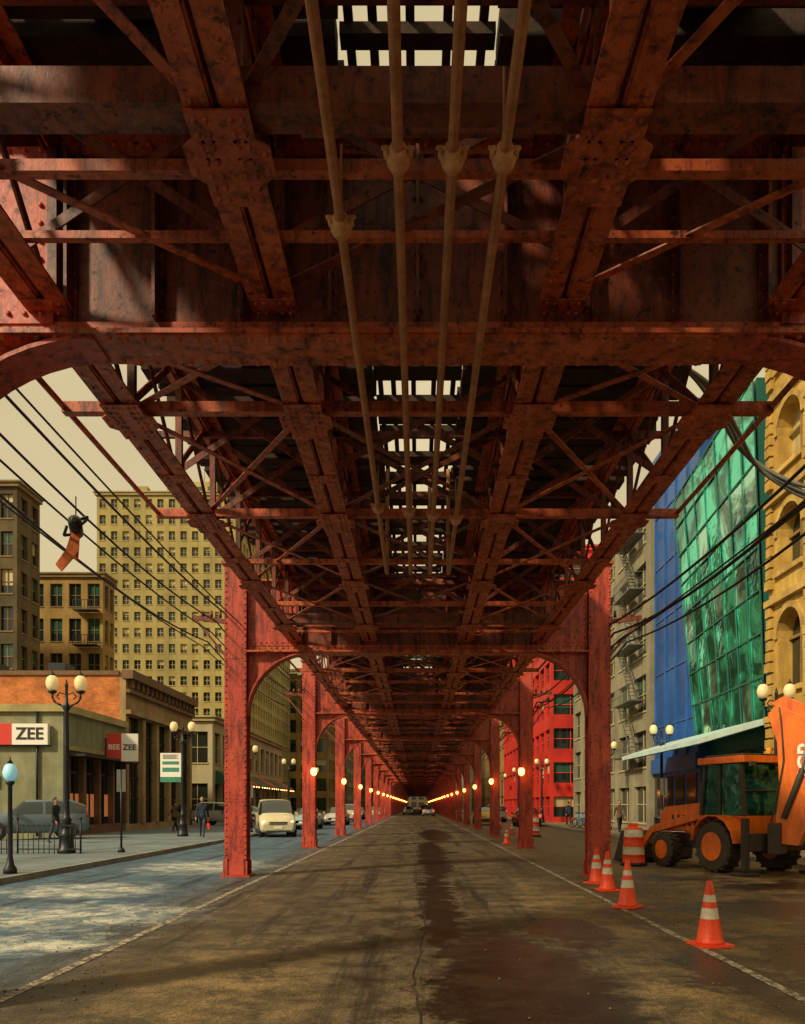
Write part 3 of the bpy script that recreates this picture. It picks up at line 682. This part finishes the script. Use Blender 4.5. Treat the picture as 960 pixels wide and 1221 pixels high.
for k in range(16):
    a=k*math.pi/8; b.cyl((.29*math.cos(a),.29*math.sin(a),.1),(.29*math.cos(a),.29*math.sin(a),.85),.012,.012,5,0)
bm_=b.mesh("litter",[BLACK])
for x,y in ((-9.2,47),(11,36),(10.9,30.3)): top(bm_,"litter_bin",(x,y,.13))
b=MB()
def wheel(b,x,z,r,y=0):
    n=16
    for k in range(n):
        a,c=2*math.pi*k/n,2*math.pi*(k+1)/n; b.cyl((x+r*math.cos(a),y,z+r*math.sin(a)),(x+r*math.cos(c),y,z+r*math.sin(c)),.02,.02,5,0)
    for k in range(8): a=math.pi*k/4; b.cyl((x,y,z),(x+r*math.cos(a),y,z+r*math.sin(a)),.004,.004,3,0)
wheel(b,-.52,.34,.33); wheel(b,.52,.34,.33)
for p,q in (((-.52,0,.34),(-.15,0,.85)),((-.52,0,.34),(-.05,0,.3)),((-.05,0,.3),(-.2,0,.95)),((-.15,0,.8),(.38,0,.82)),((-.05,0,.3),(.38,0,.78)),((.52,0,.34),(.36,0,.98))): b.cyl(p,q,.017,.017,6,1)
b.cyl((.34,-.25,1.02),(.34,.25,1.02),.015,.015,6,0); b.box(-.32,-.06,-.07,.07,.95,1.0,0)
bk=b.mesh("bicycle",[BLACK,flat("bike_paint",(.1,.25,.4),.3)])
for i in range(8): top(bk,"bicycle",(10.9+.15*(i%2),48+i*.9,.13),R(random.uniform(-12,12)))
# cones
CO=M("cone_orange",(.95,.085,.012),(.80,.06,.010),6,.5,grime=.35,bs=.1); CWT=M("reflective_white",(.75,.68,.5),(.55,.5,.4),8,.4,grime=.3,bs=.1)
b=MB(); b.box(-.19,.19,-.19,.19,0,.03,0); b.lathe((0,0,.03),[(.165,0),(.155,.03),(.14,.05),(.118,.2),(.104,.28),(.086,.40),(.074,.47),(.060,.55),(.035,.69),(.03,.70)],24,0,[0,0,0,0,1,0,1,0,0,0])
cm=b.mesh("cone",[CO,CWT])
for i,(x,y) in enumerate(((3.32,9.05),(3.28,12.45),(3.55,14.9),(3.66,16.3),(3.7,33),(4.9,38),(5.2,44))):
    o=top(cm,"traffic_cone",(x,y,.012),R(15+40*i),1.0)
    if i==0: o.rotation_euler=(R(.8),R(-.8),R(12))
b=MB(); b.lathe((0,0,0),[(.36,0),(.36,.06),(.29,.08),(.29,.27),(.30,.29),(.28,.3),(.275,.5),(.285,.52),(.265,.53),(.26,.73),(.27,.75),(.25,.76),(.245,.95),(.22,1.0),(.1,1.02)],24,0,[2,2,0,0,0,1,0,0,0,0,0,1,0,0,0]); b.box(-.12,.12,-.02,.02,1.02,1.12,0)
dm=b.mesh("drum",[CO,CWT,BLACK])
for x,y in ((5.75,21.2),(6.0,41),(6.3,47),(5.6,56)): top(dm,"traffic_drum",(x,y,.01))
# ================================================================== VEHICLES
TYRE=M("tyre",(.02,.02,.02),None,5,.85,grime=0,bs=0); RIM=flat("rim",(.4,.4,.38),.3,.8)
HL=flat("headlight",(.75,.72,.6),.15,0,(1,.85,.5),.8); TL=flat("tail_light",(.5,.02,.01),.3,0,(1,.05,.02),2.5)
CG=flat("car_glass",(.015,.03,.035),.05,0,spec=.9)
def car(name,loc,rz,col,kind='sedan',tail=False):
    body=M("car_paint",col,tuple(x*.85 for x in col),1,.25,.2,0,grime=.15,fine=60)
    K={'sedan':[(-2.25,.70,.35,.55,.6,.6),(-2.15,.84,.25,.68,.74,.74),(-1.2,.9,.22,.82,.9,.78),(-.85,.9,.22,.9,.95,.76),(-.15,.91,.22,.93,1.40,.62),(.95,.91,.22,.95,1.42,.62),(1.6,.9,.22,.97,1.04,.72),(2.15,.86,.28,.92,.97,.72),(2.25,.76,.4,.7,.75,.66)],
       'van':[(-2.15,.74,.35,.65,.7,.6),(-2.05,.88,.25,.85,.92,.76),(-1.45,.93,.24,1.02,1.12,.8),(-1.15,.93,.24,1.08,1.2,.78),(-.5,.94,.24,1.12,1.86,.74),(1.9,.94,.24,1.12,1.92,.74),(2.1,.93,.26,1.1,1.82,.72),(2.18,.88,.35,.9,1.0,.7)],
       'suv':[(-2.3,.76,.4,.7,.75,.66),(-2.2,.9,.3,.88,.96,.78),(-1.2,.94,.28,1.02,1.1,.82),(-.9,.94,.28,1.06,1.14,.8),(-.3,.95,.28,1.08,1.68,.7),(1.5,.95,.28,1.1,1.72,.7),(2.1,.94,.3,1.12,1.5,.68),(2.25,.9,.36,.95,1.05,.76)]}[kind]
    b=MB(); rings=[]
    for (y,w_,zb,zl,zt,wr) in K:
        h=[(0,zb),(w_*.88,zb),(w_*.98,zb+.12),(w_,(zb+zl)/2+.05),(w_*.96,zl),(wr+(.02),zt-.07),(wr-.07,zt-.01),(wr*.5,zt+.015),(0,zt+.02)]
        full=[(x,z) for x,z in h]+[(-x,z) for x,z in h[-2:0:-1]]
        rings.append([b.av((x,y,z)) for x,z in full])
    n=len(rings[0])
    for i in range(len(rings)-1):
        a,c=K[i],K[i+1]; tall=(a[4]-a[3]>.3) and (c[4]-c[3]>.3); slope=(a[4]-a[3]>.3)!=(c[4]-c[3]>.3)
        for k in range(n):
            j=(k+1)%n; m=0
            if k in (4,n-5) and (tall or slope): m=1
            if slope and 5<=k<=n-6: m=1
            b.face([rings[i][k],rings[i][j],rings[i+1][j],rings[i+1][k]],m,True)
    b.face(rings[0][::-1],0); b.face(rings[-1],0)
    W=K[3][1]; r=.33 if kind=='sedan' else .36
    if kind!='sedan':
        for yy in (K[4][0]+.75,K[4][0]+1.7):
            for s_ in (-1,1): b.beam((s_*(W*.965),yy,K[4][3]),(s_*(K[4][5]+.03),yy,K[4][4]-.07),.09,.02,0,up=(s_,0,0))
    for yy in (-1.4,1.35):
        for s_ in (-1,1):
            b.cyl((s_*(W-.24),yy,r),(s_*(W+.012),yy,r),r+.05,r+.05,22,2)
            b.cyl((s_*(W-.2),yy,r),(s_*(W+.02),yy,r),r,r,22,2); b.cyl((s_*(W+.02),yy,r),(s_*(W+.03),yy,r),r*.6,r*.55,14,3)
            for q in range(5):
                a=q*1.2566; b.beam((s_*(W+.032),yy,r),(s_*(W+.032),yy+math.cos(a)*r*.55,r+math.sin(a)*r*.55),.04,.02,2)
    yf=K[1][0]; zf=K[1][3]
    for s_ in (-1,1):
        b.ball((s_*(K[1][1]-.2),yf-.0,zf-.1),.13,4,10,6,(1.2,.5,.75)); b.ball((s_*(K[-2][1]-.13),K[-2][0]+.04,K[-2][3]-.12),.12,5,10,6,(.9,.6,1.3))
        b.box(s_*(W+.08)-.08,s_*(W+.08)+.08,K[3][0]+.15,K[3][0]+.3,K[3][3]+.02,K[3][3]+.17,0)
    b.box(-.45,.45,yf-.1,yf-.03,zf-.25,zf-.08,2); b.box(-.6,.6,yf-.09,yf-.02,.28,.38,2); b.box(-.2,.2,yf-.125,yf-.105,.42,.54,6)
    b.box(-.7,.7,K[-1][0]-.02,K[-1][0]+.05,.38,.5,2); b.box(-.2,.2,K[-1][0]+.03,K[-1][0]+.06,.62,.74,6)
    o=b.obj(name,[body,CG,TYRE,RIM,HL,TL if tail else flat("tail_unlit",(.3,.01,.01),.3),WH]); o.location=loc; o.rotation_euler=(0,0,rz); return o
car("van",(-7.5,42,.01),R(14),(.78,.70,.45),'van')
car("sport_utility_vehicle",(-16.9,34.9,.01),R(-62),(.14,.19,.24),'suv').location.z=.14
car("parked_car",(-7.6,54.5,.01),0,(.3,.5,.5),'sedan'); car("parked_car",(-6.7,66,.01),0,(.6,.6,.5),'sedan'); car("parked_car",(-6.9,78,.01),0,(.6,.55,.4),'suv'); car("parked_car",(-7,92,.01),0,(.2,.2,.2),'sedan'); car("parked_car",(-5.6,104,.01),0,(.5,.45,.3),'sedan')
car("parked_car",(-14.6,60,.14),R(80),(.5,.5,.42),'suv'); car("parked_car",(-14.2,69,.14),R(75),(.3,.3,.3),'sedan')
car("taxi",(5.6,66,.01),R(180),(.75,.42,.03),'sedan',True); car("parked_car",(7.6,78,.01),R(180),(.5,.5,.45),'suv',True); car("parked_car",(8.2,92,.01),R(180),(.12,.12,.13),'sedan',True); car("parked_car",(8.3,61,.01),R(180),(.25,.05,.04),'sedan',True)
car("distant_car",(1.6,118,.01),R(180),(.3,.3,.3),'sedan',True); car("distant_car",(-1.6,140,.01),0,(.4,.4,.36),'sedan'); car("distant_car",(1.4,160,.01),R(180),(.1,.1,.1),'suv',True)
# ------------------------------------------------ backhoe loader
OR=M("digger_orange",(.92,.20,.010),(.74,.13,.008),2,.4,grime=.55,fine=40); DK=M("digger_dark",(.035,.03,.025),(.06,.045,.03),3,.6); DG=mkteal("cab_glass",(.04,.28,.24),.05,.5)
BH=empty("backhoe_loader",(7.75,20.0,.01),0,1.0); BH.rotation_euler=(0,0,R(20))
b=MB()
def dwheel(x,y,r,w_):
    b.M=Matrix.Translation((x,y,r))@Matrix.Rotation(R(90),4,'Y')
    b.lathe((0,0,-w_/2),[(r*.55,0),(r*.9,0),(r*.97,.04),(r*.97,w_-.04),(r*.9,w_),(r*.55,w_)],24,1); b.lathe((0,0,-w_/2-.02 ),[(r*.56,0),(r*.5,.06),(r*.2,.08),(r*.2,w_-.04),(r*.5,w_-.02),(r*.56,w_+.04)],20,0)
    b.M=Matrix.Identity(4)
    n=18
    for k in range(n):
        a=2*math.pi*k/n
        for q,xo in ((0,-w_/4),(.12,w_/4)):
            p=(x+xo,y+(r)*math.cos(a+q),r+(r)*math.sin(a+q)); t=Vector((0,-math.sin(a+q),math.cos(a+q))); u=Vector((0,math.cos(a+q),math.sin(a+q)))
            c=Vector(p)-u*.01; b.beam(c-Vector((w_*.24,0,0))+t*.03*(1 if q else -1),c+Vector((w_*.24,0,0))-t*.03*(1 if q else -1),.06,.05,1,up=u)
for s_ in (-1,1): dwheel(s_*.88,-.75,.62,.42); dwheel(s_*.85,1.25,.45,.32)
b.box(-.45,.45,-1.7,2.0,.5,.85,1)
b.prism([(-.42,0.2,.86),(-.42,2.05,.86),(-.42,2.1,1.35),(-.42,1.9,1.55),(-.42,.2,1.68)],(.84,0,0),0); b.box(-.36,.36,2.1,2.14,.9,1.32,1)
for k in range(5): b.box(-.425,.425,.6+k*.22,.7+k*.22,1.05,1.35,1)
b.cyl((.25,1.2,1.6),(.25,1.2,2.2),.04,.04,8,1)
for s_ in (-1,1):
    for k in range(7):
        a0=math.pi*(.05+.13*k); a1=math.pi*(.05+.13*(k+1)); b.beam((s_*.88,-.75+.74*math.cos(a0),.62+.74*math.sin(a0)),(s_*.88,-.75+.74*math.cos(a1),.62+.74*math.sin(a1)),.46,.03,0,up=(0,0,1) if 1<k<5 else (0,1,0))
b.box(-.62,.62,-1.35,.2,.86,1.35,0)
for x in (-.62,.62):
    b.beam((x,-1.32,1.35),(x,-1.2,2.6),.09,.10,1); b.beam((x,.17,1.35),(x,.02,2.6),.09,.10,1); b.beam((x,-.5,1.35),(x,-.5,2.6),.06,.06,1)
    b.quad([(x*.985,-1.28,1.36),(x*.985,.14,1.36),(x*.985,.0,2.58),(x*.985,-1.17,2.58)],2)
b.quad([(-.6,-1.31,1.36),(.6,-1.31,1.36),(.6,-1.19,2.58),(-.6,-1.19,2.58)],2); b.quad([(-.6,.16,1.36),(.6,.16,1.36),(.6,.01,2.58),(-.6,.01,2.58)],2)
b.beam((-.6,-1.28,1.95),(.6,-1.28,1.95),.05,.05,1)
b.box(-.72,.72,-1.4,.2,2.6,2.76,0); b.box(-.6,.6,-1.25,.05,2.76,2.82,1); b.lathe((.4,-1.0,2.82),[(.07,0),(.07,.12),(.03,.16)],10,3)
for s_ in (-1,1): b.box(s_*.5-.08,s_*.5+.08,-1.47,-1.4,2.5,2.62,1)
b.box(-.2,.2,-.75,-.35,1.36,1.75,1); b.box(-.2,.2,-.8,-.7,1.75,2.2,1)
for s_ in (-1,1): 
    b.beam((s_*.5,.3,1.35),(s_*.55,2.2,.95),.1,.2,0); b.beam((s_*.55,2.2,.98),(s_*.55,2.75,.4),.1,.18,0); b.cyl((s_*.5,.9,.9),(s_*.53,2.0,.9),.05,.05,8,5)
bp=[(2.6,.55),(2.62,.12),(2.85,.03),(3.35,.03),(3.36,.06),(2.88,.1),(2.7,.2),(2.7,.62),(2.95,.86),(2.92,.9)]
b.prism([(-1.1,p[0],p[1]) for p in bp],(2.2,0,0),1)
for s_ in (-1.1,1.07): b.prism([(s_,2.62,.1),(s_,2.85,.03),(s_,3.3,.04),(s_,2.95,.85),(s_,2.62,.6)],(.03,0,0),1)
b.box(-.95,.95,-1.85,-1.6,.55,.95,1)
for s_ in (-1,1): b.beam((s_*1.0,-1.75,1.3),(s_*1.0,-1.75,.1),.14,.14,1); b.box(s_*1.0-.25,s_*1.0+.25,-1.95,-1.55,.0,.07,1)
# slewed digging arm: swing post on the rear carriage
SW=Matrix.Translation((-.35,-1.95,0))@Matrix.Rotation(R(30),4,'Z')@Matrix.Translation((0,1.95,0))
b.M=SW
b.box(-.25,.25,-2.15,-1.87,.5,1.2,1)
boom=[(-1.95,.75),(-2.1,1.9),(-2.05,3.0),(-1.85,3.65),(-2.05,3.85),(-2.5,3.6),(-2.95,3.0),(-2.95,1.8),(-2.5,.7)]
b.prism([(-.17,p[0],p[1]) for p in boom],(.34,0,0),0)
dip=[(-1.9,3.9),(-2.2,4.05),(-3.05,3.6),(-3.45,1.6),(-3.3,1.4),(-3.12,1.5),(-2.75,3.3)]
b.prism([(-.11,p[0],p[1]) for p in dip],(.22,0,0),0)
b.cyl((-.2,-2.2,1.3),(-.2,-2.6,2.4),.07,.07,10,1); b.cyl((-.2,-2.6,2.4),(-.2,-2.7,3.2),.04,.04,10,5)
bk2=[(-3.3,1.55),(-3.05,1.1),(-3.0,.65),(-3.3,.4),(-3.7,.5),(-3.75,.55),(-3.35,.52),(-3.12,.72),(-3.18,1.1),(-3.45,1.5)]
b.prism([(-.3,p[0],p[1]) for p in bk2],(.6,0,0),1)
for s_ in (-.3,.27): b.prism([(s_,-3.3,1.5),(s_,-3.05,1.1),(s_,-3.02,.65),(s_,-3.3,.42),(s_,-3.7,.55),(s_,-3.5,1.2)],(.03,0,0),1)
for k in range(4): b.box(-.28+k*.17,-.22+k*.17,-3.9,-3.7,.48,.54,5)
b.tube([(-.1,-1.9,1.2),(-.2,-2.05,1.7),(-.2,-2.2,2.6),(-.19,-2.15,3.4),(-.16,-2.1,3.8)],.02,6,1)
b.M=Matrix.Identity(4)
b.obj("machine",[OR,DK,DG,flat("beacon",(.8,.3,.02),.3),HL,flat("ram_chrome",(.6,.6,.58),.2,1)],BH,bevel=.012)
tx=text("JCB",.5,(0,0,0),(0,0,0),WH,BH)
# lettering runs up the boom on its near side
tx.matrix_local=SW@Matrix.Translation((-.182,-2.68,2.6))@Matrix(((0,0,-1,0),(0,1,0,0),(1,0,0,0),(0,0,0,1)))
b=MB(); b.M=Matrix.Translation((8.3,14.6,.01))@Matrix.Rotation(R(25),4,'Z')
b.box(-.3,.3,-.4,.4,.05,.12,0); b.prism([(-.3,.4,.05),(-.3,.52,.16),(-.3,.4,.12)],(.6,0,0),0); b.box(-.2,.2,-.25,.2,.2,.5,1); b.cyl((-.12,0,.5),(-.12,0,.62),.1,.1,12,0); b.box(0,.18,-.2,.1,.5,.62,0)
b.tube([(-.2,-.2,.3),(-.2,-.7,.9),(-.15,-.85,1.0),(.15,-.85,1.0),(.2,-.7,.9),(.2,-.2,.3)],.018,8,0)
for s_ in (-1,1): b.cyl((s_*.15,.25,.12),(s_*.15,.25,.22),.05,.05,8,0)
b.obj("plate_compactor",[DK,OR])
# ================================================================== PEOPLE
SKIN=flat("skin",(.45,.25,.16),.6); HAIR=flat("hair",(.03,.02,.015),.7)
def person(loc,rz,coat,trous,s=1.0,bag=None,ph=1,sw=.28):
    V=[];E=[];RD_=[]
    def v(p,r,par=None):
        V.append(p); RD_.append(r); i=len(V)-1
        if par is not None: E.append((par,i))
        return i
    pel=v((0,0,.95),.145); wa=v((0,0,1.12),.125,pel); ch=v((0,-.01,1.33),.155,wa); nk=v((0,.0,1.47),.07,ch); hd=v((0,-.01,1.55),.055,nk)
    wr=[]
    for s_ in (-1,1):
        f=s_*ph*sw
        sh=v((s_*.17,0,1.40),.075,ch); el=v((s_*.22,f*.35+.02,1.13),.052,sh); w_=v((s_*.23,f*.9-.04*abs(f),.90),.034,el); pm=v((s_*.23,f*1.0-.03,.83),.036,w_); wr.append((s_*.23,f*1.0-.03,.83))
        for q in range(4): 
            a=v((s_*.23+.0,f*1.0-.055+q*.018,.765-.004*abs(q-1.5)),.010,pm); v((s_*.215,f*1.0-.055+q*.018,.735),.008,a)
        a=v((s_*.205,f-.07,.80),.011,pm); v((s_*.19,f-.08,.775),.009,a)
        g=-f*1.1
        hp=v((s_*.095,0,.90),.10,pel); kn=v((s_*.10,g*.55-.04,.50),.062,hp); an=v((s_*.10,g*1.05+.03,.10),.042,kn); v((s_*.11,g*1.05-.13,.045),.036,an)
    me=bpy.data.meshes.new("b"); me.from_pydata(V,E,[]); o=bpy.data.objects.new("b",me); sc.collection.objects.link(o)
    mo=o.modifiers.new("s",'SKIN'); mo.use_smooth_shade=True
    for i,r in enumerate(RD_): me.skin_vertices[0].data[i].radius=(r,r*(.8 if i in (0,1,2) else 1))
    me.skin_vertices[0].data[0].use_root=True
    sb=o.modifiers.new("u",'SUBSURF'); sb.levels=2; sb.render_levels=2
    dg=bpy.context.evaluated_depsgraph_get(); me2=bpy.data.meshes.new_from_object(o.evaluated_get(dg)); bpy.data.objects.remove(o)
    me2.materials.clear()
    for m in (coat,trous,SKIN,BLACK): me2.materials.append(m)
    for p in me2.polygons:
        c=p.center; k=0
        if c.z<.11: k=3
        elif c.z<.80 and abs(c.x)<.2: k=1
        if c.z>1.49: k=2
        if any((Vector(w_)-c).length<.115 for w_ in wr) and c.z<.875: k=2
        p.material_index=k; p.use_smooth=True
    e=empty("pedestrian",loc,rz,s)
    ob=bpy.data.objects.new("body",me2); sc.collection.objects.link(ob); ob.parent=e
    b=MB(); b.ball((0,-.005,1.655),.1,0,16,12,(.78,.95,1.2)); b.ball((0,.018,1.685),.107,1,16,12,(.82,.95,1.05))
    b.prism([(-.012,-.09,1.635),(.012,-.09,1.635),(0,-.122,1.64),(0,-.095,1.675)],(0,.01,0),0)
    for s_ in (-1,1): b.ball((s_*.08,.0,1.65),.025,0,8,6,(.4,.8,1.2)); b.ball((s_*.03,-.088,1.665),.011,1,6,5)
    b.box(-.022,.022,-.095,-.086,1.605,1.611,2)
    b.lathe((0,0,0),[(.135,.78),(.15,.9),(.14,1.05)],14,3); b.lathe((0,0,0),[(.085,1.44),(.075,1.51)],12,3)
    b.obj("head",[SKIN,HAIR,RD,coat],e)
    if bag:
        b=MB(); b.prism([(.20,-.18,.36),(.20,.16,.36),(.20,.12,.62),(.20,-.14,.62)],(.12,0,0),0); b.tube([(.26,-.1,.62),(.25,-.06,.76),(.25,.04,.76),(.26,.08,.62)],.01,6,0); b.obj("bag",[bag],e)
    return e
CB=M("navy_coat",(.02,.03,.06),None,5,.9,grime=0,bs=0); CK=M("black_coat",(.015,.015,.015),None,5,.9,grime=0,bs=0); CGN=M("brown_coat",(.12,.07,.04),None,5,.9,grime=0,bs=0); TR=M("jeans",(.04,.06,.11),None,5,.9,grime=0,bs=0)
RB=flat("red_bag",(.7,.03,.02),.6)
person((-9.9,36.6,.13),R(8),CB,TR,1.06,RB,1); person((-13.0,44,.13),R(170),CK,CK,1.03,None,-1); person((-13.7,45,.13),R(160),CGN,CK,1.0,None,1); person((-14.0,30.8,.13),R(75),CK,TR,1.0,None,1,.2)
person((-12.0,50,.13),R(0),CB,CK,1.0,None,1); person((10.9,43,.13),R(0),CGN,CK,1.0,None,-1); person((11.0,58,.13),R(180),CB,CK,1.0,None,1)
